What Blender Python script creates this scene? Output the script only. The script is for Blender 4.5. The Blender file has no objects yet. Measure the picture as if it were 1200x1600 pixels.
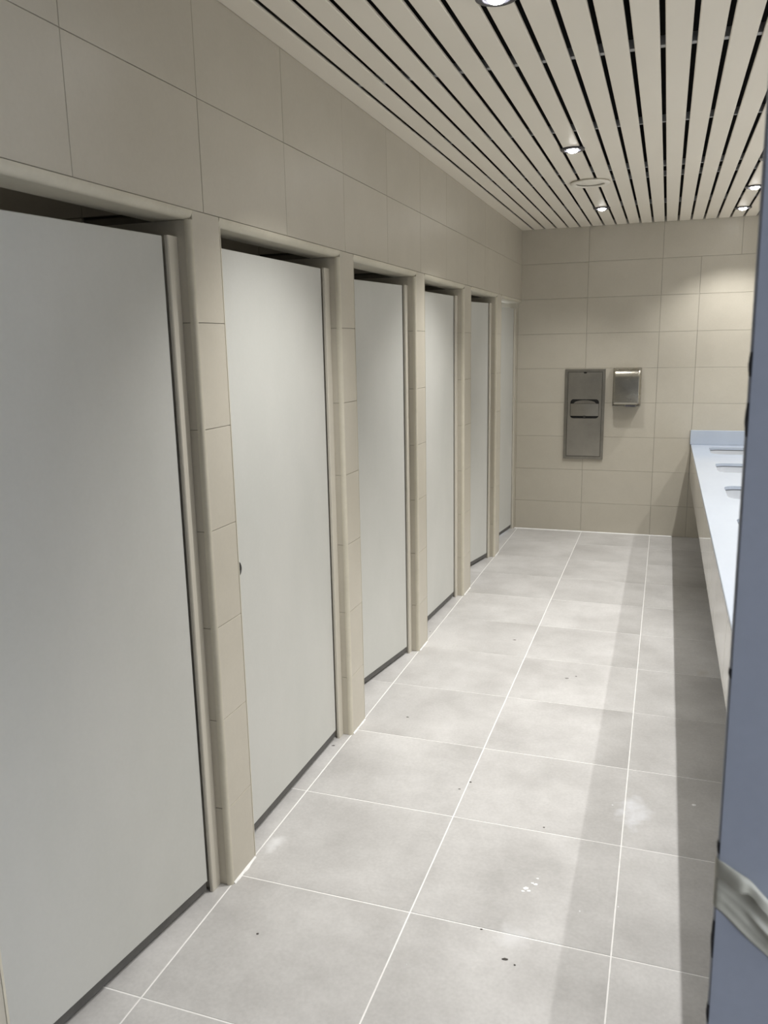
import bpy, math, random
from mathutils import Matrix, Vector

S = bpy.context.scene
COL = S.collection
R = math.radians
random.seed(4)

# ------------------------------------------------------------------ camera
CAM = Vector((1.2433, -7.3509, 1.6993))
YAW, PITCH, ROLL, FPX = 0.3361, 0.2041, -0.0189, 1256.08
cy, sy, cp, sp = math.cos(YAW), math.sin(YAW), math.cos(PITCH), math.sin(PITCH)
fwd = Vector((-sy * cp, cy * cp, -sp))
rt = Vector((cy, sy, 0))
up = rt.cross(fwd)
rt2 = rt * math.cos(ROLL) + up * math.sin(ROLL)
up2 = -rt * math.sin(ROLL) + up * math.cos(ROLL)
cd = bpy.data.cameras.new('camera')
cam = bpy.data.objects.new('camera', cd)
COL.objects.link(cam)
cam.matrix_world = Matrix(((rt2.x, up2.x, -fwd.x, CAM.x), (rt2.y, up2.y, -fwd.y, CAM.y),
                           (rt2.z, up2.z, -fwd.z, CAM.z), (0, 0, 0, 1)))
cd.sensor_fit = 'VERTICAL'
cd.sensor_height = 36
cd.lens = FPX * 36 / 1600
cd.clip_start = 0.05
cd.dof.use_dof = True
cd.dof.focus_distance = 4.2
cd.dof.aperture_fstop = 10.5
S.camera = cam

# ------------------------------------------------------------------ world, exposure
w = bpy.data.worlds.new('world')
S.world = w
w.use_nodes = True
bg = w.node_tree.nodes['Background']
bg.inputs[0].default_value = (0.80, 0.87, 1.0, 1)      # cool light of the lobby behind the camera
bg.inputs[1].default_value = 4.0
S.view_settings.view_transform = 'Standard'
S.view_settings.look = 'None'
S.view_settings.gamma = 1
S.view_settings.use_curve_mapping = False
S.view_settings.exposure = 0.18
LAMP_W = {'end': 46.0, 'aisle': 106.0, 'counter': 42.0, 'beyond': 28.0}   # downlights by row; the row beyond is added for mirrored light
LAMP_COL = (1.0, 0.985, 0.965)
SPOT_ANGLE, SPOT_BLEND = 112, 0.6

# ------------------------------------------------------------------ helpers
def obj(name, verts, faces, mat=None, parent=None, smooth=False):
    me = bpy.data.meshes.new(name)
    me.from_pydata([tuple(v) for v in verts], [], faces)
    me.validate()
    if smooth:
        me.polygons.foreach_set('use_smooth', [True] * len(me.polygons))
    if mat:
        me.materials.append(mat)
    o = bpy.data.objects.new(name, me)
    COL.objects.link(o)
    if parent:
        o.parent = parent
    return o

def inst(name, me, parent=None, mw=None):
    o = bpy.data.objects.new(name, me)
    COL.objects.link(o)
    if parent:
        o.parent = parent
    if mw is not None:
        o.matrix_local = mw
    return o

def empty(name, loc=(0, 0, 0)):
    o = bpy.data.objects.new(name, None)
    o.empty_display_size = 0.05
    o.location = loc
    COL.objects.link(o)
    return o

def tag(o, label, cat, group=None, kind=None):
    o['label'] = label
    o['category'] = cat
    if group: o['group'] = group
    if kind: o['kind'] = kind
    return o

def box(x0, x1, y0, y1, z0, z1):
    v = [(x0, y0, z0), (x1, y0, z0), (x1, y1, z0), (x0, y1, z0), (x0, y0, z1), (x1, y0, z1), (x1, y1, z1), (x0, y1, z1)]
    f = [(0, 3, 2, 1), (4, 5, 6, 7), (0, 1, 5, 4), (1, 2, 6, 5), (2, 3, 7, 6), (3, 0, 4, 7)]
    return v, f

def cbox(x0, x1, y0, y1, z0, z1, c=0.002):
    """box with all edges chamfered"""
    v, f = [], []
    xs, ys, zs = (x0, x1), (y0, y1), (z0, z1)
    idx = {}
    for i in (0, 1):
        for j in (0, 1):
            for k in (0, 1):
                dx, dy, dz = (1 if i == 0 else -1), (1 if j == 0 else -1), (1 if k == 0 else -1)
                b = (xs[i], ys[j], zs[k])
                idx[i, j, k, 0] = len(v); v.append((b[0], b[1] + dy * c, b[2] + dz * c))
                idx[i, j, k, 1] = len(v); v.append((b[0] + dx * c, b[1], b[2] + dz * c))
                idx[i, j, k, 2] = len(v); v.append((b[0] + dx * c, b[1] + dy * c, b[2]))
    g = idx
    def add(*q):
        f.append(tuple(q))
    for a in (0, 1):
        q = [g[a, 0, 0, 0], g[a, 1, 0, 0], g[a, 1, 1, 0], g[a, 0, 1, 0]]; add(*(q if a else q[::-1]))
        q = [g[0, a, 0, 1], g[0, a, 1, 1], g[1, a, 1, 1], g[1, a, 0, 1]]; add(*(q if a else q[::-1]))
        q = [g[0, 0, a, 2], g[1, 0, a, 2], g[1, 1, a, 2], g[0, 1, a, 2]]; add(*(q if a else q[::-1]))
    for a in (0, 1):
        for b in (0, 1):
            q = [g[a, b, 0, 0], g[a, b, 0, 1], g[a, b, 1, 1], g[a, b, 1, 0]]; add(*(q if a == b else q[::-1]))
            q = [g[a, 0, b, 0], g[a, 1, b, 0], g[a, 1, b, 2], g[a, 0, b, 2]]; add(*(q[::-1] if a != b else q))
            q = [g[0, a, b, 1], g[1, a, b, 1], g[1, a, b, 2], g[0, a, b, 2]]; add(*(q if a != b else q[::-1]))
    for i in (0, 1):
        for j in (0, 1):
            for k in (0, 1):
                q = [g[i, j, k, 0], g[i, j, k, 1], g[i, j, k, 2]]
                add(*(q if (i + j + k) % 2 else q[::-1]))
    return v, f

def merge(*parts):
    V, F = [], []
    for v, f in parts:
        n = len(V)
        V += list(v)
        F += [tuple(i + n for i in q) for q in f]
    return V, F

def prism(profile, axis, a, b):
    """profile: list of 2D points, extruded along axis ('x','y','z') from a to b"""
    n = len(profile)
    def p3(p, t):
        return {'x': (t, p[0], p[1]), 'y': (p[0], t, p[1]), 'z': (p[0], p[1], t)}[axis]
    v = [p3(p, a) for p in profile] + [p3(p, b) for p in profile]
    f = [tuple(range(n))[::-1], tuple(range(n, 2 * n))]
    f += [(i, (i + 1) % n, n + (i + 1) % n, n + i) for i in range(n)]
    return v, f

def lathe(profile, n=32, c=(0, 0, 0)):
    """profile (r,z) revolved about z through c"""
    v, f = [], []
    m = len(profile)
    for i in range(n):
        a = 2 * math.pi * i / n
        for r_, z_ in profile:
            v.append((c[0] + r_ * math.cos(a), c[1] + r_ * math.sin(a), c[2] + z_))
    for i in range(n):
        j = (i + 1) % n
        for k in range(m - 1):
            f.append((i * m + k, j * m + k, j * m + k + 1, i * m + k + 1))
    return v, f

def tube(pts, r, n=10):
    pts = [Vector(p) for p in pts]
    v, f = [], []
    for i, p in enumerate(pts):
        d = (pts[min(i + 1, len(pts) - 1)] - pts[max(i - 1, 0)]).normalized()
        a = d.cross(Vector((0.3, 1, 0.17))).normalized()
        b = d.cross(a)
        for k in range(n):
            t = 2 * math.pi * k / n
            v.append(p + (a * math.cos(t) + b * math.sin(t)) * r)
    for i in range(len(pts) - 1):
        for k in range(n):
            f.append((i * n + k, i * n + (k + 1) % n, (i + 1) * n + (k + 1) % n, (i + 1) * n + k))
    f.append(tuple(range(n))[::-1])
    f.append(tuple(range((len(pts) - 1) * n, len(pts) * n)))
    return v, f

def rrect(cx, cz, w_, h_, r, n=8):
    """rounded rectangle outline, counter-clockwise"""
    out = []
    for (sx, sz, a0) in ((1, 1, 0), (-1, 1, 90), (-1, -1, 180), (1, -1, 270)):
        for k in range(n + 1):
            a = R(a0 + 90 * k / n)
            out.append((cx + sx * (w_ / 2 - r) + r * math.cos(a), cz + sz * (h_ / 2 - r) + r * math.sin(a)))
    return out

def rect_project(loop, x0, x1, z0, z1):
    """points of the rectangle's outline matching a rounded-rectangle loop (made by rrect) one to one"""
    n = len(loop) // 4
    cs = [(x1, z1), (x0, z1), (x0, z0), (x1, z0)]
    mid = [q * n + n // 2 for q in range(4)]
    pts = [None] * len(loop)
    for q in range(4):
        a, b_ = mid[q], mid[(q + 1) % 4] + (len(loop) if q == 3 else 0)
        for k in range(a, b_):
            t = (k - a) / (b_ - a)
            t = 0.0 if t == 0 else 0.12 + 0.76 * t
            pts[k % len(loop)] = (cs[q][0] + (cs[(q + 1) % 4][0] - cs[q][0]) * t, cs[q][1] + (cs[(q + 1) % 4][1] - cs[q][1]) * t)
    return pts

def shade_auto(o, deg=35):
    me = o.data
    me.polygons.foreach_set('use_smooth', [True] * len(me.polygons))
    try:
        me.set_sharp_from_angle(angle=R(deg))
    except Exception:
        pass
    return o

# ------------------------------------------------------------------ materials
def principled(name, col, rough=0.5, metal=0.0, spec=0.5):
    m = bpy.data.materials.new(name)
    m.use_nodes = True
    b = m.node_tree.nodes['Principled BSDF']
    b.inputs['Base Color'].default_value = (*col, 1)
    b.inputs['Roughness'].default_value = rough
    b.inputs['Metallic'].default_value = metal
    b.inputs['Specular IOR Level'].default_value = spec
    return m, m.node_tree, b

def mottled(name, c1, c2, rough=0.5, metal=0.0, scale=6.0, detail=6.0, per_obj=True, stretch=(1, 1, 1),
            bump=0.0, bump_scale=300, rnd_val=0.0, fine=0.0, spec=0.5, rough_var=0.0, lo=0.35, hi=0.65):
    m, nt, b = principled(name, c1, rough, metal, spec)
    N, L = nt.nodes, nt.links
    geo = N.new('ShaderNodeNewGeometry')
    vec = geo.outputs['Position']
    oi = N.new('ShaderNodeObjectInfo')
    if per_obj:
        mul = N.new('ShaderNodeVectorMath'); mul.operation = 'SCALE'
        mul.inputs[0].default_value = (37.1, 17.3, 53.7)
        L.new(oi.outputs['Random'], mul.inputs['Scale'])
        add = N.new('ShaderNodeVectorMath'); add.operation = 'ADD'
        L.new(vec, add.inputs[0]); L.new(mul.outputs[0], add.inputs[1])
        vec = add.outputs[0]
    mp = N.new('ShaderNodeMapping')
    mp.inputs['Scale'].default_value = stretch
    L.new(vec, mp.inputs['Vector'])
    nz = N.new('ShaderNodeTexNoise')
    nz.inputs['Scale'].default_value = scale
    nz.inputs['Detail'].default_value = detail
    nz.inputs['Roughness'].default_value = 0.62
    L.new(mp.outputs[0], nz.inputs['Vector'])
    rmp = N.new('ShaderNodeMapRange')
    rmp.inputs['From Min'].default_value = lo; rmp.inputs['From Max'].default_value = hi
    L.new(nz.outputs['Fac'], rmp.inputs['Value'])
    mix = N.new('ShaderNodeMix'); mix.data_type = 'RGBA'
    mix.inputs['A'].default_value = (*c1, 1); mix.inputs['B'].default_value = (*c2, 1)
    L.new(rmp.outputs[0], mix.inputs['Factor'])
    out = mix.outputs['Result']
    if fine:
        n2 = N.new('ShaderNodeTexNoise'); n2.inputs['Scale'].default_value = 90; n2.inputs['Detail'].default_value = 4
        L.new(vec, n2.inputs['Vector'])
        r2 = N.new('ShaderNodeMapRange'); r2.inputs['To Min'].default_value = 1 - fine; r2.inputs['To Max'].default_value = 1 + fine
        r2.inputs['From Min'].default_value = 0.3; r2.inputs['From Max'].default_value = 0.7
        L.new(n2.outputs['Fac'], r2.inputs['Value'])
        sc = N.new('ShaderNodeVectorMath'); sc.operation = 'SCALE'
        L.new(out, sc.inputs[0]); L.new(r2.outputs[0], sc.inputs['Scale'])
        out = sc.outputs[0]
    if rnd_val:
        r3 = N.new('ShaderNodeMapRange'); r3.inputs['To Min'].default_value = 1 - rnd_val; r3.inputs['To Max'].default_value = 1 + rnd_val
        L.new(oi.outputs['Random'], r3.inputs['Value'])
        sc = N.new('ShaderNodeVectorMath'); sc.operation = 'SCALE'
        L.new(out, sc.inputs[0]); L.new(r3.outputs[0], sc.inputs['Scale'])
        out = sc.outputs[0]
    L.new(out, b.inputs['Base Color'])
    if rough_var:
        r4 = N.new('ShaderNodeMapRange'); r4.inputs['To Min'].default_value = rough - rough_var; r4.inputs['To Max'].default_value = rough + rough_var
        L.new(nz.outputs['Fac'], r4.inputs['Value']); L.new(r4.outputs[0], b.inputs['Roughness'])
    if bump:
        n3 = N.new('ShaderNodeTexNoise'); n3.inputs['Scale'].default_value = bump_scale; n3.inputs['Detail'].default_value = 3
        L.new(mp.outputs[0], n3.inputs['Vector'])
        bp = N.new('ShaderNodeBump'); bp.inputs['Strength'].default_value = bump; bp.inputs['Distance'].default_value = 0.001
        L.new(n3.outputs['Fac'], bp.inputs['Height']); L.new(bp.outputs[0], b.inputs['Normal'])
    return m

M = {}
M['floor'] = mottled('floor_tile_stone', (0.425, 0.415, 0.402), (0.572, 0.562, 0.548), 0.42, scale=2.6, detail=9, rnd_val=0.025,
                     fine=0.05, rough_var=0.12, bump=0.05, bump_scale=120)
def add_stains(m, stains):
    nt = m.node_tree; N, L = nt.nodes, nt.links
    b = N['Principled BSDF']
    src = b.inputs['Base Color'].links[0].from_socket
    geo = N.new('ShaderNodeNewGeometry')
    for (x, y, rx, ry, col, amt) in stains:
        mp = N.new('ShaderNodeMapping'); mp.vector_type = 'TEXTURE'
        mp.inputs['Location'].default_value = (x, y, 0); mp.inputs['Scale'].default_value = (rx, ry, 1)
        L.new(geo.outputs['Position'], mp.inputs['Vector'])
        ln = N.new('ShaderNodeVectorMath'); ln.operation = 'LENGTH'; L.new(mp.outputs[0], ln.inputs[0])
        nz = N.new('ShaderNodeTexNoise'); nz.inputs['Scale'].default_value = 22; nz.inputs['Detail'].default_value = 6
        L.new(geo.outputs['Position'], nz.inputs['Vector'])
        ad = N.new('ShaderNodeMath'); ad.operation = 'MULTIPLY_ADD'; ad.inputs[1].default_value = 1.6; L.new(nz.outputs['Fac'], ad.inputs[0]); L.new(ln.outputs['Value'], ad.inputs[2])
        mr = N.new('ShaderNodeMapRange'); mr.inputs['From Min'].default_value = 1.7; mr.inputs['From Max'].default_value = 0.9
        mr.inputs['To Max'].default_value = amt
        L.new(ad.outputs[0], mr.inputs['Value'])
        mx = N.new('ShaderNodeMix'); mx.data_type = 'RGBA'; mx.inputs['B'].default_value = (*col, 1)
        L.new(mr.outputs[0], mx.inputs['Factor']); L.new(src, mx.inputs['A'])
        src = mx.outputs['Result']
    L.new(src, b.inputs['Base Color'])
def floor_point(u, v):
    d = fwd + rt2 * ((u - 600) / FPX) - up2 * ((v - 800) / FPX)
    p = CAM + d * (-CAM.z / d.z)
    return p.x, p.y
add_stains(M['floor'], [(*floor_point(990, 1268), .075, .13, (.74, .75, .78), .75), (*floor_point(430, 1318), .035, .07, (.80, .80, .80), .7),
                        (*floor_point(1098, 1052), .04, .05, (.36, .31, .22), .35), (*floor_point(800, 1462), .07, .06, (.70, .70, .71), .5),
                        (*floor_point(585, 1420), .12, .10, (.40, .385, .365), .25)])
M['grout'] = mottled('floor_grout', (0.80, 0.79, 0.77), (0.90, 0.89, 0.87), 0.8, scale=20)
M['wall'] = mottled('wall_tile_ceramic', (0.535, 0.499, 0.418), (0.56, 0.523, 0.441), 0.34, scale=5, rnd_val=0.015, fine=0.015, bump=0.04, bump_scale=220)
M['wall_grout'] = mottled('wall_joint', (0.20, 0.185, 0.15), (0.25, 0.23, 0.19), 0.85, scale=20)
M['plaster'] = mottled('wall_body', (0.44, 0.41, 0.35), (0.47, 0.44, 0.38), 0.7, scale=3)
M['bullnose'] = mottled('bullnose_stone', (0.60, 0.565, 0.46), (0.66, 0.62, 0.51), 0.32, scale=8, fine=0.02)
M['jamb'] = mottled('jamb_laminate', (0.61, 0.575, 0.49), (0.64, 0.605, 0.52), 0.4, scale=4, stretch=(1, 1, .2))
M['door'] = mottled('door_laminate', (0.575, 0.58, 0.545), (0.62, 0.62, 0.585), 0.42, scale=2.2, detail=5, stretch=(1, 1, .5), fine=0.01,
                    bump=0.03, bump_scale=90)
M['slat'] = mottled('ceiling_slat_cream', (0.845, 0.79, 0.68), (0.875, 0.82, 0.71), 0.5, scale=2.5, detail=6, stretch=(1, .3, 1), rnd_val=0.01)
M['plain'] = mottled('plain_paint', (0.74, 0.72, 0.68), (0.78, 0.76, 0.72), 0.6, scale=3)
M['lobby'] = mottled('lobby_paint', (0.17, 0.165, 0.16), (0.20, 0.195, 0.19), 0.7, scale=3)
M['soffit'] = principled('black_soffit', (0.006, 0.006, 0.006), 0.9)[0]
M['rail'] = mottled('carrier_steel', (0.42, 0.42, 0.41), (0.58, 0.58, 0.56), 0.4, scale=40)
M['rail_dark'] = M['rail']
M['counter'] = mottled('counter_white_quartz', (0.475, 0.532, 0.62), (0.515, 0.572, 0.66), 0.14, scale=3, stretch=(1, .35, 1))
M['apron'] = mottled('apron_stone', (0.82, 0.805, 0.77), (0.85, 0.835, 0.80), 0.06, scale=4, spec=0.8)
M['ceramic'] = mottled('sink_ceramic', (0.54, 0.565, 0.60), (0.57, 0.595, 0.63), 0.08, scale=2)
M['chrome'] = mottled('chrome', (0.62, 0.62, 0.62), (0.70, 0.70, 0.70), 0.12, metal=1, scale=8)
M['steel'] = mottled('brushed_steel', (0.36, 0.345, 0.305), (0.43, 0.41, 0.365), 0.33, metal=1, scale=5, stretch=(1, 1, 1), bump=0.03, bump_scale=160, rough_var=0.08)
M['steel_edge'] = mottled('steel_frame', (0.30, 0.285, 0.25), (0.36, 0.345, 0.305), 0.36, metal=1, scale=9)
M['dryer'] = mottled('polished_steel', (0.37, 0.355, 0.305), (0.44, 0.42, 0.365), 0.26, metal=1, scale=6, rough_var=0.06)
M['black'] = mottled('black_plastic', (0.006, 0.006, 0.006), (0.012, 0.012, 0.012), 0.4, scale=30)
M['seal_and_shade'] = mottled('rubber_seal_and_rim_shade', (0.085, 0.083, 0.078), (0.11, 0.107, 0.10), 0.6, scale=20)  # door seals, and the painted shade line under the sink rims
M['bluegrey'] = mottled('cavity_plastic', (0.10, 0.10, 0.14), (0.13, 0.13, 0.17), 0.4, scale=30)
M['ring'] = mottled('downlight_ring', (0.035, 0.035, 0.042), (0.06, 0.06, 0.07), 0.25, scale=30)
M['speaker'] = mottled('speaker_cream', (0.84, 0.80, 0.70), (0.87, 0.83, 0.73), 0.4, scale=20)
M['panel'] = mottled('blue_grey_paint', (0.37, 0.39, 0.44), (0.40, 0.42, 0.47), 0.55, scale=3, fine=0.02, bump=0.06, bump_scale=260)
M['chip'] = mottled('bare_edge', (0.05, 0.05, 0.055), (0.10, 0.10, 0.105), 0.8, scale=60)
M['tape'] = mottled('masking_tape', (0.60, 0.57, 0.455), (0.68, 0.645, 0.525), 0.5, scale=30, bump=0.15, bump_scale=200)
M['paint'] = mottled('white_paint', (0.92, 0.92, 0.93), (0.97, 0.97, 0.98), 0.5, scale=30)
M['dirt'] = mottled('dirt', (0.05, 0.045, 0.04), (0.12, 0.11, 0.10), 0.9, scale=60)
M['caulk'] = mottled('white_caulk', (0.82, 0.82, 0.80), (0.90, 0.90, 0.88), 0.6, scale=40)
lm, nt, b = principled('lamp_glow', (1, 1, 1), 0.4)
b.inputs['Emission Color'].default_value = (1.0, 0.98, 0.96, 1)
b.inputs['Emission Strength'].default_value = 52
M['glow'] = lm

# ------------------------------------------------------------------ dimensions
H = 2.657                       # underside of the slats
TOP = 2.82                      # black soffit
RX = 3.30                       # far right wall
YN = -6.60                      # near partition
YL = -8.30                      # end of the lobby
PIL = [(-6.400, -6.258), (-5.336, -5.192), (-4.266, -4.118), (-3.220, -3.066), (-2.150, -1.964), (-1.075, -0.915)]
ZH = 2.046                      # underside of the door heads
ROWS = [0.0, 0.2714, 0.5714, 0.8714, 1.1714, 1.4714, 1.7714, 2.0714, 2.3685, 2.70]

# ------------------------------------------------------------------ tile maker
_tiles = {}
def tile_mesh(w_, h_, t, c, mat, name):
    k = (round(w_, 3), round(h_, 3), t, c, mat.name)
    if k in _tiles: return _tiles[k]
    a, b_ = w_ / 2, h_ / 2
    v = [(-a, -b_, -t), (a, -b_, -t), (a, b_, -t), (-a, b_, -t), (-a, -b_, -c), (a, -b_, -c), (a, b_, -c), (-a, b_, -c),
         (-a + c, -b_ + c, 0), (a - c, -b_ + c, 0), (a - c, b_ - c, 0), (-a + c, b_ - c, 0)]
    f = [(8, 9, 10, 11), (4, 5, 9, 8), (5, 6, 10, 9), (6, 7, 11, 10), (7, 4, 8, 11), (0, 1, 5, 4), (1, 2, 6, 5), (2, 3, 7, 6), (3, 0, 4, 7)]
    me = bpy.data.meshes.new(name)
    me.from_pydata(v, [], f)
    me.materials.append(mat)
    _tiles[k] = me
    return me

FR = {'floor': Matrix(((1, 0, 0), (0, 1, 0), (0, 0, 1))),
      'left': Matrix(((0, 0, 1), (1, 0, 0), (0, 1, 0))),     # normal +x
      'back': Matrix(((1, 0, 0), (0, 0, -1), (0, 1, 0)))}    # normal -y
def tile(name, parent, frame, u0, u1, v0, v1, d, gap, t, c, mat):
    """u,v: extents on the surface; d: position of the face along the normal axis"""
    if u1 - u0 < 0.012 or v1 - v0 < 0.012: return
    me = tile_mesh(u1 - u0 - gap, v1 - v0 - gap, t, c, mat, name)
    u, v_ = (u0 + u1) / 2, (v0 + v1) / 2
    loc = {'floor': (u, v_, d), 'left': (d, u, v_), 'back': (u, d, v_)}[frame]
    mw = Matrix.Translation(loc) @ FR[frame].to_4x4()
    return inst(name, me, parent, mw)

# ------------------------------------------------------------------ floor
fl = obj('floor', *box(-1.6, RX + .1, YL, 0.1, -0.12, -0.0012), M['grout'])
tag(fl, 'pale grey stone tiled floor with white grout lines', 'floor', kind='structure')
XS = [-1.18, -0.592, -0.0047, 0.5839, 1.1775, 1.766, 2.355, 2.944, RX]
Y0, DY = -5.2922, 0.5356
ys = [Y0 + DY * k for k in range(-6, 10)] + [0.0]
for i in range(len(XS) - 1):
    for j in range(len(ys) - 1):
        if XS[i + 1] < 0 and (ys[j + 1] < -6.9 or XS[i] < -1.0): continue
        tile('floor_tile', fl, 'floor', XS[i], XS[i + 1], ys[j], min(ys[j + 1], 0.0), random.uniform(-0.0003, 0.0003), 0.0045, 0.011, 0.0008, M['floor'])
# splashes of paint and specks of dirt on the tiles
def blob(name, x, y, r, mat, el=1.0, rot=0.0):
    n = 12
    v, f = [(x, y, 0.0024)], []
    for k in range(n):
        a = 2 * math.pi * k / n
        q = r * random.uniform(.75, 1.2)
        px, py = q * math.cos(a) * el, q * math.sin(a)
        v.append((x + px * math.cos(rot) - py * math.sin(rot), y + px * math.sin(rot) + py * math.cos(rot), 0.0006))
    f = [(0, 1 + k, 1 + (k + 1) % n) for k in range(n)]
    return obj(name, v, f, mat, fl)
def unproj(u, v, z=0.0):
    d = fwd + rt2 * ((u - 600) / FPX) - up2 * ((v - 800) / FPX)
    p = CAM + d * ((z - CAM.z) / d.z)
    return p.x, p.y
for (u, v, r, el) in ((822, 1388, .0065, 1.4), (817, 1392.5, .004, 1.5), (826.5, 1392, .004, 1.7), (837, 1382, .0042, 1.6), (832, 1380, .0032, 1.5),
                      (840, 1373, .0034, 1.5), (1084, 1258, .0065, 1.2), (906, 1424, .003, 1), (966, 1417, .003, 1), (957, 1258, .003, 1), (635, 1507, .002, 1)):
    x, y = unproj(u, v)
    blob('paint_spot', x, y, r, M['paint'], el, .3)
for (u, v, r, el) in ((402.5, 1459, .004, 1), (521, 1165, .004, 1.8), (637, 1120.5, .0045, 1.6), (735, 1222, .004, 1.3), (718, 1233, .003, 1.6),
                      (789, 1499, .005, 1.7), (804, 1508, .003, 1), (886, 1060, .005, 1.8), (900, 1057, .004, 1.5), (752, 1452, .003, 1.5),
                      (850, 1293, .003, 1.3), (672, 987, .004, 1), (804, 1000, .005, 2.0)):
    x, y = unproj(u, v)
    blob('dirt_speck', x, y, r, M['dirt'], el, .2)

# ------------------------------------------------------------------ left wall with the stall openings
wl = obj('wall_left', *box(-0.12, -0.0085, YL, 0.0, ZH + 0.014, TOP), M['wall_grout'])
tag(wl, 'beige tiled wall above and between the row of stall doors', 'wall', kind='structure')
TW, TG = 0.0085, 0.0016
yj = [-5.8074 + 0.53457 * k for k in range(-5, 11)] + [0.0]
for a, b_ in zip(yj[:-1], yj[1:]):
    for r in (7, 8):
        tile('wall_tile', wl, 'left', a, min(b_, 0.0), ROWS[r], ROWS[r + 1], random.uniform(-0.0002, 0.0003), TG, TW, 0.0007, M['wall'])
# piers between the doors: body, front tiles, tiles of the reveal and of the stall divider behind it
BN = 0.013                      # bullnose radius
for n, (a, b_) in enumerate(PIL):
    body = obj('pier', *box(-1.5, -0.0085, a - BN + TW + .0005, b_ + BN - TW - .0005, -0.05, ZH + .02), M['wall_grout'], wl)
    if n == 0:
        obj('pier', *box(-0.12, -0.0005, YL, a - BN, -0.05, ZH + .02), M['lobby'], wl)
    for r in range(7):
        tile('wall_tile', wl, 'left', a, b_, ROWS[r], min(ROWS[r + 1], 2.0714), random.uniform(-0.0002, 0.0003), TG, TW, 0.0007, M['wall'])
    ya = a - BN
    for r in range(8):
        for (x0, x1) in ((-0.35, -BN), (-0.95, -0.35), (-1.49, -0.95)):
            if x1 < -0.3 and r < 6: continue
            z1 = ROWS[r + 1] if r < 7 else 2.3685
            if r == 7 and x1 > -.2: x1 = -0.121
            tile('wall_tile', wl, 'back', x0, x1, ROWS[r], min(z1, ZH) if r == 6 and x1 > -.2 else z1, ya, TG, TW, 0.0007, M['wall'])
obj('stall_wall', *box(-1.62, -1.5, YL, 0.1, -0.05, TOP), M['plaster'], wl)
for n, (a, b_) in enumerate(PIL):
    obj('stall_divider', *box(-1.5, -0.121, a + .02, b_ - .02, ZH, TOP), M['wall_grout'], wl)
obj('stall_ceiling', *box(-1.5, -0.1205, YL, 0.1, 2.50, 2.55), M['plaster'], wl)

sld = bpy.data.lights.new('stall_fill_light', 'POINT'); sld.energy = 0.35; sld.shadow_soft_size = .04; sld.color = (1.0, .93, .8)  # added unseen fill lamps that lift the dark inside of the stalls
for n in range(6):
    ym = ((PIL[n][1] + BN) + (PIL[n + 1][0] - BN if n < 5 else 0)) / 2
    sl_ = obj('stall_fill_disc', *lathe([(0, -.02), (.05, -.015), (.06, 0)], 24, (0, 0, 0)), M['speaker'], wl)
    sl_.location = (-0.85, ym, 2.499)
    lo = bpy.data.objects.new('stall_fill_light', sld); COL.objects.link(lo); lo.parent = wl; lo.location = (-0.85, ym, 2.43)

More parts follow.
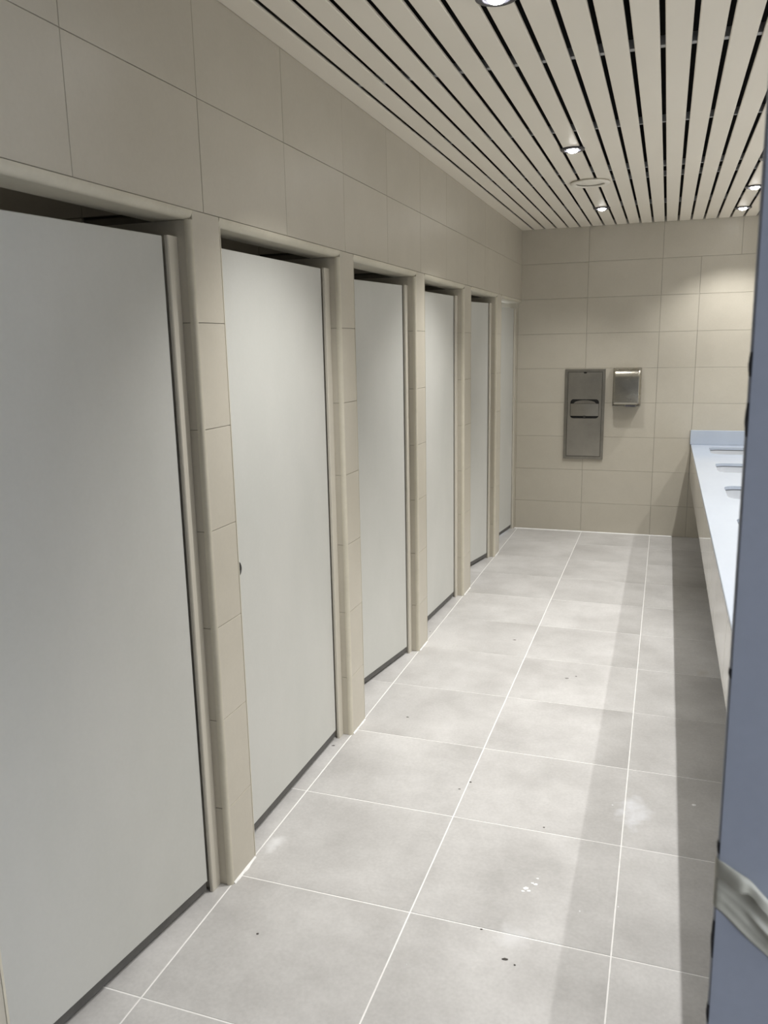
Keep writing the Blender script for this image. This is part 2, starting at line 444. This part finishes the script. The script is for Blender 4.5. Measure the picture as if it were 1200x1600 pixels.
# ------------------------------------------------------------------ door surrounds, jambs, doors
def arc(cx, cz, r, a0, a1, n=6):
    return [(cx + r * math.cos(R(a0 + (a1 - a0) * k / n)), cz + r * math.sin(R(a0 + (a1 - a0) * k / n))) for k in range(n + 1)]
ORD = ['first', 'second', 'third', 'fourth', 'fifth', 'last']
OPEN = []
for n in range(6):
    y0 = PIL[n][1] + BN                                  # near side of the opening
    y1 = (PIL[n + 1][0] - BN) if n < 5 else -0.001        # far side
    OPEN.append((y0, y1))
ANG = [7.4, 0.4, 9.0, 3.2, 11.5, 6.5]
for n, (y0, y1) in enumerate(OPEN):
    t = empty('trim_%d' % (n + 1), (0, (y0 + y1) / 2, 0))
    tag(t, 'cream bullnose surround of the %s stall doorway %s' % (ORD[n], ('from the camera' if n == 0 else 'counted from the camera' if n < 5 else 'beside the back wall')),
        'door frame', 'bullnose door surrounds', 'structure')
    oy = (y0 + y1) / 2
    rad = 0.022
    prof = [(-0.1205 , ZH), (-rad, ZH)] + arc(-rad, ZH + rad, rad, -90, 0)[1:] + [(0.003, ZH + rad), (0.003, ZH + rad + .0035), (-0.008, ZH + rad + .0035), (-0.008, ZH + .0136), (-0.1205, ZH + .0136)]
    prof = [(-0.1205, ZH), (-rad, ZH)] + arc(-rad, ZH + rad, rad + .002, -86, 0)[1:] + [(0.002, ZH + rad + .002), (-0.008, ZH + rad + .002), (-0.008, ZH + .0136), (-0.1205, ZH + .0136)]
    v, f = prism(prof, 'y', y0 - BN - oy, (y1 + BN if n < 5 else y1) - oy)
    shade_auto(obj('header_bullnose', v, f, M['bullnose'], t))
    if n < 5:
        # quarter round on the far side of the opening
        prof = arc(-BN, y1 + BN - oy, BN + .001, 270, 360) + [(-BN - .004, y1 + BN - oy), (-BN - .004, y1 - .001 - oy)]
        v, f = prism(prof, 'z', 0, ZH)
        shade_auto(obj('side_bullnose', v, f, M['bullnose'], t))
    prof = arc(-BN, y0 - BN - oy, BN + .001, 0, 90) + [(-BN - .004, y0 + .001 - oy), (-BN - .004, y0 - BN - oy)]
    v, f = prism(prof, 'z', 0, ZH)
    shade_auto(obj('side_bullnose', v, f, M['bullnose'], t))
    # jamb strip on the hinge side: a folded channel with a small lip
    ja, jb = y1 - 0.046 - oy, y1 - 0.0005 - oy
    c = .0025
    prof = [(-0.095, ja + .014), (-0.053, ja + .014), (-0.053, ja), (-0.042 - c, ja), (-0.042, ja + c), (-0.042, jb), (-0.095, jb)]
    v, f = prism(prof, 'z', 0.0, 2.002)
    obj('jamb_strip', v, f, M['jamb'], t)

    # the door leaf, hinged at the far jamb and opening inward
    leaf_w = (y1 - 0.053) - (y0 + 0.012)
    d = empty('door_%d' % (n + 1), (-0.0555, y1 - 0.053, 0))
    d.rotation_euler = (0, 0, -R(ANG[n]))
    tag(d, ['nearest plain pale grey stall door, standing slightly ajar', 'second pale grey stall door from the camera, shut, with a black lock',
            'third pale grey stall door from the camera, slightly ajar', 'fourth pale grey stall door from the camera',
            'fifth pale grey stall door, second from the back wall', 'farthest pale grey stall door, beside the back wall'][n],
        'stall door', 'plain stall doors', 'structure')
    obj('door_leaf', *cbox(-0.022, 0.0, -leaf_w, 0.0, 0.042, 2.0, 0.0012), M['door'], d)
    obj('bottom_seal', *cbox(-0.014, -0.003, -leaf_w + .004, -.004, 0.013, 0.0418, 0.0005), M['seal_and_shade'], d)
    # black round lock plate with a thumb turn
    lk = shade_auto(obj('lock', *lathe([(0, 0.0), (0, .004), (.024, .004), (.027, .002), (.027, -.0005)], 28), M['black'], d))
    lk.matrix_local = Matrix.Translation((0.0005, -leaf_w + 0.069, 0.985)) @ Matrix.Rotation(R(90), 4, 'Y')
    obj('thumb_turn', *cbox(-.004, .004, -.012, .012, .004, .010, .0015), M['black'], lk)
    for z in (0.22, 1.0, 1.80):
        h = obj('hinge', *lathe([(0, -.04), (.006, -.04), (.006, .04), (0, .04)], 12), M['jamb'], d)
        h.location = (-0.028, 0.004, z)

# white caulk along the feet of the piers
for n, (a, b_) in enumerate(PIL[1:]):
    k = 10
    v, f = [], []
    for i in range(k + 1):
        y = a + (b_ - a) * i / k
        w_ = random.uniform(.003, .007) + (0.003 if 0.15 < i / k < .8 and n == 0 else 0)
        v += [(-0.001, y, .006), (w_, y, -0.0002), (-0.001, y, -0.0002)]
        if i:
            m = 3 * i
            f += [(m - 3, m, m + 1, m - 2)]
    obj('caulk_bead', v, f, M['caulk'], wl)

# ------------------------------------------------------------------ back wall
wb = obj('wall_back', *box(-0.3, RX + .1, TW, 0.14, -0.05, TOP), M['wall_grout'])
tag(wb, 'beige tiled end wall with the steel washroom fittings', 'wall', kind='structure')
xj_top = [-0.0259, 0.5741, 1.1741, 1.7741, 2.3741, 2.9741, RX]
xj = [-0.0259, 0.5741, 1.1741, 1.4741, 2.0741, 2.6741, RX]
for r in range(9):
    js = xj_top if r == 8 else xj
    for a, b_ in zip([-0.3] + js[:-1], js):
        tile('wall_tile', wb, 'back', a, b_, ROWS[r], ROWS[r + 1], random.uniform(-0.0003, 0.0002), TG, TW, 0.0007, M['wall'])
obj('caulk_bead', *prism([(0.0, -.0002), (-.006, -.0002), (0.0, .006)], 'x', -0.03, 1.36), M['caulk'], wb)

# ------------------------------------------------------------------ right side: low wall added instead of a mirror, lets lamplight over; far wall
wr = obj('wall_right', *box(RX, RX + .12, YN - .03, 0.1, -0.05, TOP), M['plain'])
tag(wr, 'plain beige wall on the far side of the counter', 'wall', kind='structure')
CX0, CX1, CZ = 1.475, 2.085, 0.822
CY0 = -5.72
lw = obj('wall_low_added', *cbox(CX1, CX1 + .10, CY0, 0.0, -0.02, 0.945, .003), M['plain'])
tag(lw, 'added low beige wall behind the white counter, where a mirror would stand', 'wall', kind='structure')

lbk = obj('wall_lobby', *box(-0.2, RX + .12, YL - .1, YL, -0.05, TOP), M['lobby'])
tag(lbk, 'plain wall of the lobby behind the camera', 'wall', kind='structure')
# ------------------------------------------------------------------ ceiling: black soffit, slats, carrier rails
ce = obj('ceiling', *box(-0.1, RX + .1, YN, 0.1, TOP, TOP + .1), M['soffit'])
tag(ce, 'slatted cream metal strip ceiling with black gaps', 'ceiling', kind='structure')
lob = obj('ceiling_lobby', *box(-0.1, RX + .1, YL, YN, H, TOP + .1), M['lobby'])
tag(lob, 'plain ceiling of the lobby before the entrance', 'ceiling', kind='structure')
PITCHX, GAP = 0.09853, 0.0165
def slat_mesh(w_):
    c, t = .004, .013
    a = w_ / 2
    t = .0075
    prof = [(-a, t), (-a, c), (-a + c * .3, c * .3), (-a + c, 0), (a - c, 0), (a - c * .3, c * .3), (a, c), (a, t), (a - .002, t), (a - .002, .004), (-a + .002, .004), (-a + .002, t)]
    # closed lower skin with folded-up edges
    v, f = prism(prof[::-1], 'y', YN + .05, -0.004)
    me = bpy.data.meshes.new('ceiling_slat')
    me.from_pydata(v, [], f[2:])
    me.materials.append(M['slat'])
    return me
sm = slat_mesh(PITCHX - GAP)
edge = slat_mesh(0.097 - GAP / 2)
o = inst('ceiling_slat', edge, ce, Matrix.Translation(((0.097 - GAP / 2) / 2, 0, H)))
k = 0
while 0.097 + PITCHX * (k + 1) < RX + .02:
    xc = 0.097 + PITCHX * (k + .5)
    inst('ceiling_slat', sm, ce, Matrix.Translation((xc, 0, H + random.uniform(-.0006, .0006))))
    k += 1
for (y, wd) in ((-5.25, .028), (-4.222, .028), (-3.205, .014), (-2.21, .012), (-1.905, .012), (-0.89, .012)):
    obj('carrier_rail', *cbox(0.0, RX, y - wd / 2, y + wd / 2, H + .0145, H + .045, .001), M['rail'], ce)

# ------------------------------------------------------------------ downlights (two rows over the aisle and the counter, one added beyond for mirrored light)
def make_downlight():
    r = empty('ceiling_downlight')
    shade_auto(obj('trim_ring', *lathe([(0.036, -.002), (.040, -.008), (.053, -.009), (.0605, -.006), (.061, 0.001)], 40), M['ring'], r), 50)
    shade_auto(obj('reflector', *lathe([(0.0, -.0012), (.030, -.0014), (.0365, -.004)], 32), M['ring'], r))
    shade_auto(obj('lamp_lens', *lathe([(0.0, -.020), (.012, -.019), (.021, -.0155), (.0275, -.009), (.0285, -.0015)], 32), M['glow'], r), 80)
    return r
proto = make_downlight()
ld = bpy.data.lights.new('downlight_beam', 'SPOT')
ld.color = LAMP_COL
ld.spot_size = R(SPOT_ANGLE)
ld.spot_blend = SPOT_BLEND
ld.shadow_soft_size = 0.012
beams = {}
for kk, wv in LAMP_W.items():
    beams[kk] = ld.copy(); beams[kk].energy = wv
for kk in ('aisle', 'end'): beams[kk].spot_size = R(86); beams[kk].spot_blend = 1.0     # gimbal lamps, turned toward the doors
AISLE = 0.741
spots = [(AISLE, y) for y in (-0.945, -2.91, -4.87)] + [(1.726, y) for y in (-0.50, -1.386, -2.272, -3.158, -4.044, -4.93, -5.816)] + \
        [(2.432, y) for y in (-0.50, -1.386, -2.272, -3.158, -4.044, -4.93, -5.816)]  # added unseen row where the mirrored counter lamps would hang
lab = {0: 'black rimmed downlight nearest the back wall, past the round grille', 1: 'black rimmed downlight just this side of the round ceiling grille',
       2: 'largest black rimmed downlight, at the top edge of the photo', 3: 'small downlight over the counter, closest to the back wall',
       4: 'second downlight over the counter from the back wall, beside the grey panel'}
for i, (x, y) in enumerate(spots):
    if i == 0:
        r = proto
    else:
        r = proto.copy(); COL.objects.link(r)
        for ch in proto.children:
            if ch.type == 'MESH':
                c = ch.copy(); COL.objects.link(c); c.parent = r
    r.location = (x, y, H)
    if 4 < i < 10: lab[i] = ['third black rimmed downlight over the counter from the back wall, behind the grey panel', 'black rimmed downlight over the counter opposite the fourth stall door',
                             'black rimmed downlight over the counter opposite the second stall door', 'black rimmed downlight over the counter opposite the pier after the first door',
                             'black rimmed downlight over the near end of the white counter'][i - 5]
    if i >= 10: lab[i] = '%s black rimmed downlight from the back wall in the added row beyond the low wall, standing for mirrored light' % ['first', 'second', 'third', 'fourth', 'fifth', 'sixth', 'nearest'][i - 10]
    tag(r, lab[i], 'downlight', 'recessed ceiling downlights')
    l2 = beams['end' if i == 0 else 'aisle' if i < 3 else 'counter' if i < 10 else 'beyond']
    l = bpy.data.objects.new('downlight_beam', l2)
    COL.objects.link(l)
    l.parent = r
    l.location = (0, 0, -0.024)
    if i < 3: l.rotation_euler = (0, R(14), 0) if i else (R(13), R(12), 0)     # the last one is turned to the end wall

# round ceiling speaker grille
sp_ = empty('ceiling_speaker', (0.748, -1.993, H))
tag(sp_, 'round cream ceiling speaker grille between two downlights', 'speaker')
shade_auto(obj('speaker_rim', *lathe([(0.085, -.010), (.088, -.016), (.100, -.0185), (.112, -.0165), (.1205, -.011), (.121, -.009), (.112, -.0075), (.110, .001)], 56), M['speaker'], sp_), 50)
shade_auto(obj('speaker_cone', *lathe([(0.0, -.0165), (.02, -.016), (.045, -.013), (.065, -.007), (.0865, -.005)], 48), M['speaker'], sp_), 60)

# ------------------------------------------------------------------ paper towel dispenser with waste bin, set in the back wall
pd = empty('paper_towel_dispenser', (0.5755, 0, 1.068))
tag(pd, 'tall recessed stainless steel paper towel dispenser on the back wall', 'dispenser')
W2, H2 = 0.1725, 0.3965
fw_ = 0.0235
def frame_ring(w0, h0, w1, h1, y0, y1):
    out = [(-w0, -h0), (w0, -h0), (w0, h0), (-w0, h0)]
    inn = [(-w1, -h1), (w1, -h1), (w1, h1), (-w1, h1)]
    v = [(x, y0, z) for x, z in out] + [(x, y1, z) for x, z in out] + [(x, y1, z) for x, z in inn] + [(x, y0, z) for x, z in inn]
    f = []
    for i in range(4):
        j = (i + 1) % 4
        f += [(i, j, 4 + j, 4 + i), (4 + i, 4 + j, 8 + j, 8 + i), (8 + i, 8 + j, 12 + j, 12 + i)]
    return v, f
obj('frame', *frame_ring(W2, H2, W2 - fw_, H2 - fw_, 0.0, -0.016), M['steel_edge'], pd)
obj('cavity_shade_sheet', *box(-W2 + fw_, W2 - fw_, -0.0030, -0.0005, -H2 + fw_, H2 - fw_), M['black'], pd)  # flat black sheet painting the darkness of the recess behind the door panel
# door panel with a rounded opening
dw, dh = W2 - fw_ - .0035, H2 - fw_ - .0035
hz = 1.118 - 1.068
hole = rrect(0.0015, hz, 0.247, 0.168, 0.028, 7)
outr = rect_project(hole, -dw, dw, -dh, dh)
nn = len(hole)
yf, yb = -0.0145, -0.004
v = [(x, yf, z) for x, z in outr] + [(x, yf, z) for x, z in hole] + [(x, yb, z) for x, z in hole] + [(x, yb, z) for x, z in outr]
f = []
for i in range(nn):
    j = (i + 1) % nn
    f += [(i, j, nn + j, nn + i), (nn + i, nn + j, 2 * nn + j, 2 * nn + i), (3 * nn + j, j, i, 3 * nn + i)]
obj('door_panel', v, f, M['steel'], pd)
# the towel tray seen in the opening: curved plate and the lip of the tray behind it
tray = empty('towel_tray', (0, 0, 0)); tray.parent = pd
v, f = [], []
K = 14
for i in range(K + 1):
    x = -0.1205 + 0.241 * i / K + .0015
    yy = -0.0135 - 0.006 * math.sin(math.pi * i / K)
    v += [(x, yy, hz - .062 + (.004 if abs(i - K / 2) < 1 else 0)), (x, yy, hz + .045), (x, yy + .004, hz + .045), (x, yy + .004, hz - .062)]
    if i:
        m = 4 * i
        f += [(m - 4, m, m + 1, m - 3), (m - 3, m + 1, m + 2, m - 2), (m - 1, m - 4, m, m + 3), (m - 2, m + 2, m + 3, m - 1)]
shade_auto(obj('tray_plate', v, f, M['steel'], tray))
arcp = [(-0.098 + .196 * k / 12 + .002, hz + .046 + .030 * math.sin(math.pi * k / 12) ** .5) for k in range(13)]
obj('tray_lip', *prism(arcp, 'y', -0.0065, -0.0040), M['steel_edge'], tray)
obj('bin_latch', *lathe([(0, -.004), (.010, -.003), (.013, .0)], 16, (0.002, -0.0145, hz - .070)), M['steel_edge'], pd)
lk = obj('key_lock', *lathe([(0, -.0012), (.010, -.001), (.012, .0)], 20), M['black'], pd)
lk.matrix_local = Matrix.Translation((0.0, -0.0146, 0.365)) @ Matrix.Rotation(R(90), 4, 'X') @ Matrix.Diagonal((1.2, .55, -1, 1))

# ------------------------------------------------------------------ hand dryer
hd = empty('hand_dryer', (0.931, 0, 1.31))
tag(hd, 'shiny steel hand dryer on the back wall right of the dispenser', 'hand dryer')
hw, hh, dep = 0.1165, 0.1625, 0.125
obj('back_plate', *cbox(-hw - .001, hw + .001, -0.02, -0.0003, -hh, hh, .003), M['steel_edge'], hd)
# cover: stacked rounded-rectangle sections from wall to front, shoulder rounded, lower edge tucked in
secs = [(-0.0205, hw, hh - .002, -hh + .012, .016), (-0.078, hw - .001, hh - .004, -hh + .012, .017), (-0.092, hw - .0025, hh - .011, -hh + .0125, .018),
        (-0.103, hw - .005, hh - .020, -hh + .0135, .018), (-0.112, hw - .007, hh - .031, -hh + .015, .017), (-0.118, hw - .0095, hh - .043, -hh + .018, .015),
        (-0.1220, hw - .0125, hh - .056, -hh + .022, .013), (-0.1243, hw - .016, hh - .070, -hh + .028, .012), (-0.125, hw - .020, hh - .084, -hh + .036, .010)]
v, f = [], []
for (y, sx, zt, zb, r_) in secs:
    for x, z in rrect(0, (zt + zb) / 2, 2 * sx, zt - zb, r_, 6):
        v.append((x, y, z))
nn = len(v) // len(secs)
for s in range(len(secs) - 1):
    for i in range(nn):
        j = (i + 1) % nn
        f.append((s * nn + i, s * nn + j, (s + 1) * nn + j, (s + 1) * nn + i))
f.append(tuple(range((len(secs) - 1) * nn, len(secs) * nn)))
f.append(tuple(range(nn))[::-1])
cov = shade_auto(obj('cover', v, f, M['dryer'], hd), 60)
obj('base_tray', *cbox(-hw + .002, hw - .002, -0.100, -0.0205, -hh, -hh + .0125, .003), M['steel_edge'], hd)
obj('air_outlet', *prism(rrect(0.035, -0.070, 0.075, 0.05, .012, 5), 'z', -hh - .005, -hh + .006), M['bluegrey'], hd)
ob = obj('outlet_rim', *prism(rrect(0.035, -hh + .006, 0.105, 0.018, .008, 5), 'y', -0.1035, -0.090), M['dryer'], hd)
obj('outlet_slot', *prism(rrect(0.037, -hh + .006, 0.082, 0.010, .0045, 5), 'y', -0.105, -0.1030), M['bluegrey'], hd)
obj('badge', *prism(rrect(0.043, 0.093, 0.016, 0.006, .002, 3), 'y', -0.1235, -0.119), M['black'], hd)

# ------------------------------------------------------------------ vanity counter
vc = empty('vanity_counter', ((CX0 + CX1) / 2, CY0 / 2, 0))
tag(vc, 'long white stone vanity counter with a floating apron along the right', 'counter')
ox, oyc = vc.location.x, vc.location.y
SK = [-0.40, -1.335, -2.315, -3.265, -4.215, -5.165]
SW, SD = 0.44, 0.36                                   # sink opening along y, along x
SXC = 1.61 + SD / 2
def sub(v, dx, dy):
    return [(p[0] - dx, p[1] - dy, p[2]) for p in v]
v, f = [], []
tz = 0.020
bounds = [0.0] + [(SK[i] + SK[i + 1]) / 2 for i in range(5)] + [CY0]
for i, yc in enumerate(SK):
    ya, yb2 = bounds[i + 1], bounds[i]
    hole = rrect(SXC, yc, SD, SW, 0.075, 7)
    outr = rect_project(hole, CX0 + .002, CX1 - .001, ya, yb2)
    nn = len(hole); m = len(v)
    v += [(x, y, CZ) for x, y in outr] + [(x, y, CZ) for x, y in hole] + [(x, y, CZ - tz) for x, y in hole] + [(x, y, CZ - tz) for x, y in outr]
    for k in range(nn):
        j = (k + 1) % nn
        f += [(m + k, m + j, m + nn + j, m + nn + k), (m + nn + k, m + nn + j, m + 2 * nn + j, m + 2 * nn + k), (m + 2 * nn + k, m + 2 * nn + j, m + 3 * nn + j, m + 3 * nn + k)]
# front nosing
v2, f2 = prism([(CX0 + .002, CZ), (CX0, CZ - .002), (CX0, CZ - .018), (CX0 + .002, CZ - tz)], 'y', CY0, 0.0)
v, f = merge((v, f), (v2, f2), box(CX0 + .002, CX1 - .001, CY0 - .001, CY0, CZ - tz, CZ))
obj('countertop', sub(v, ox, oyc), f, M['counter'], vc)
# apron of stone panels, each its own piece
npan = 10
plen = -CY0 / npan
for i in range(npan):
    a, b_ = -plen * (i + 1), -plen * i
    v, f = cbox(CX0 + .0005, CX0 + .018, a + .0006, b_ - .0006, 0.548, CZ - tz - .0004, .0015)
    obj('apron_panel', sub(v, ox, oyc), f, M['apron'], vc)
v, f = cbox(CX0 - .008, CX1 - .001, -0.021, -0.0003, CZ + .0003, 0.944, .002)
obj('end_splash', sub(v, ox, oyc), f, M['counter'], vc)
for y in (-0.9, -1.85, -2.8, -3.75, -4.7):
    v, f = merge(box(CX0 + .02, CX1 - .001, y - .02, y + .02, 0.74, 0.78), box(CX1 - .04, CX1 - .001, y - .02, y + .02, 0.45, 0.74))
    obj('bracket', sub(v, ox, oyc), f, M['rail'], vc)

# undermount sinks
def make_sink():
    r = empty('undermount_sink')
    secs = [(0.0, SD + .03, SW + .03, .085), (0.0, SD + .004, SW + .004, .077), (-.03, SD - .004, SW - .004, .075), (-.09, SD - .03, SW - .03, .08), (-.125, SD - .09, SW - .09, .08), (-.135, SD - .18, SW - .18, .07), (-.138, .05, .05, .024)]
    v, f = [], []
    for (z, a, b_, rr) in secs:
        v += [(x, y, z) for x, y in rrect(0, 0, a, b_, rr, 8)]
    nn = len(v) // len(secs)
    for s in range(len(secs) - 1):
        for k in range(nn):
            j = (k + 1) % nn
            f.append((s * nn + k, s * nn + j, (s + 1) * nn + j, (s + 1) * nn + k))
    shade_auto(obj('basin', v, f, M['ceramic'], r), 60)
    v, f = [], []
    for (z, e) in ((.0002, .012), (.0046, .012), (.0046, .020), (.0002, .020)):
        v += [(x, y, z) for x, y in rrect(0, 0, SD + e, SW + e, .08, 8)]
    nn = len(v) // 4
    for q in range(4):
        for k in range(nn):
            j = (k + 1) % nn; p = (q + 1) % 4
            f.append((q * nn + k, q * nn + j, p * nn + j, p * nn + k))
    obj('rim_shade_ring', v, f, M['seal_and_shade'], r)  # dark ring painting the undercut shadow line below the countertop edge
    shade_auto(obj('drain', *lathe([(0, .001), (.02, .002), (.028, .0)], 24, (0, 0, -.1375)), M['chrome'], r))
    fx = SD / 2 + .055
    fa = obj('faucet', *merge(lathe([(0, .13), (.016, .13), (.018, .125), (.018, .004), (.024, 0), (0, 0)], 20, (fx, 0, tz + .0062)),
                              tube([(fx, 0, tz + .10), (fx - .05, 0, tz + .115), (fx - .10, 0, tz + .112), (fx - .13, 0, tz + .10), (fx - .135, 0, tz + .085)], .0095)), M['chrome'], r)
    shade_auto(fa)
    obj('lever', *merge(cbox(fx - .006, fx + .055, -.006, .006, tz + .136, tz + .143, .002), lathe([(0, .012), (.014, .011), (.016, 0)], 16, (fx, 0, tz + .1305))), M['chrome'], fa)
    return r
sk0 = make_sink()
sl = ['white undermount sink closest to the back wall', 'second white undermount sink from the back wall', 'third white undermount sink from the back wall',
      'fourth white undermount sink, just showing beside the grey panel', 'fifth white undermount sink, hidden behind the grey panel', 'nearest white undermount sink, hidden behind the grey panel']
for i, yc in enumerate(SK):
    if i == 0:
        r = sk0
    else:
        r = sk0.copy(); COL.objects.link(r)
        for ch in sk0.children:
            c = ch.copy(); COL.objects.link(c); c.parent = r
            for g in ch.children:
                d = g.copy(); COL.objects.link(d); d.parent = c
    r.location = (SXC, yc, CZ - tz - .0052)
    tag(r, sl[i], 'sink', 'sinks in the white counter')

# ------------------------------------------------------------------ near partition on the right with the peeling tape
XE = 1.3065
PT = 0.013                                             # thickness of the sheet
wf = obj('wall_front', *cbox(XE, RX, YN - .030, YN - .030 + PT, -0.02, TOP, .0015), M['panel'])
tag(wf, 'blurred blue-grey painted partition edge close to the camera', 'wall', kind='structure')
for (z0, z1) in ((1.661, 1.681), (1.612, 1.640), (1.228, 1.240), (1.118, 1.158), (1.046, 1.066), (1.40, 1.409)):
    n = 8
    v, f = [], []
    for i in range(n + 1):
        z = z0 + (z1 - z0) * i / n
        q = .0010 * math.sin(math.pi * i / n) * random.uniform(.7, 1.2) + .0002
        v += [(XE - q, YN - .0285, z), (XE - q, YN - .0235, z), (XE + .0012, YN - .0302, z)]
        if i:
            m = 3 * i
            f += [(m - 3, m, m + 1, m - 2), (m - 1, m + 2, m, m - 3)]
    obj('paint_chip', v, f, M['chip'], wf)
# masking tape: wrapped round the edge, wrinkled, its upper border folded over and lifting off
yt = YN - .030
NU, NV = 80, 30
v, f = [], []
def tape_section(q, s, L):
    """(height across the tape 0..1.., lift) at q across and s along: flat, one pinched ridge, a fold at the top"""
    rid = .40 - .16 * s + .03 * math.sin(7 * s)
    k = min(1, max(0, (s - .10) / .10))
    lift = .0007 + .0075 * k * math.exp(-((q - rid) / .045) ** 2) + .0006 * math.sin(30 * q + 12 * s) + .0010 * math.sin(33 * s + 4 * q) * q
    h = q
    if q > .62:                                         # rises, turns over and hangs back down
        t = (q - .62) / .38
        amp = (.75 + .35 * math.sin(11 * s + 1.0) - .35 * math.exp(-((s - .11) / .03) ** 2)) * (1 - .3 * s)
        a = R(215) * t
        h = .62 + .36 * math.sin(min(a, R(90))) if a < R(90) else .98 - .20 * (1 - math.sin(a)) * amp
        lift += .0105 * amp * (1 - math.cos(a)) / 2
    return h, max(lift, .0004)
for i in range(NU + 1):
    s = i / NU
    L = -0.005 + 0.30 * s
    zl = 1.174 - 0.87 * max(L, 0) + .0006 * math.sin(40 * s)
    zu = 1.2255 - 0.50 * min(max(L, 0), .027) - 1.02 * max(L - .027, 0)
    for j in range(NV + 1):
        h, lift = tape_section(j / NV, s, L)
        lift *= min(1, max(.12, .12 + .88 * (L + .001) / .022))
        z = zl + (zu - zl) * h
        if L < 0:
            v.append((XE - .0010 - .5 * lift, yt - .0012 - .6 * lift * (1 + L / .008) - L * 1.4, z))
        else:
            v.append((XE + L - (.0010 + .5 * lift) * max(0, 1 - L / .006), yt - lift - .0008 * max(0, 1 - L / .006), z))
for i in range(NU):
    for j in range(NV):
        a = i * (NV + 1) + j
        f.append((a, a + NV + 1, a + NV + 2, a + 1))
tp = obj('masking_tape', v, f, M['tape'], None)
so = tp.modifiers.new('thick', 'SOLIDIFY'); so.thickness = .0003; so.offset = 1
shade_auto(tp, 180)
tag(tp, 'wrinkled strip of masking tape peeling off the blue-grey partition', 'tape')
for o in (wf, tp):                                      # the sheet leans a little
    o.rotation_euler = (0, -0.0062, 0)
    o.location = (0.0115, 0, 0)
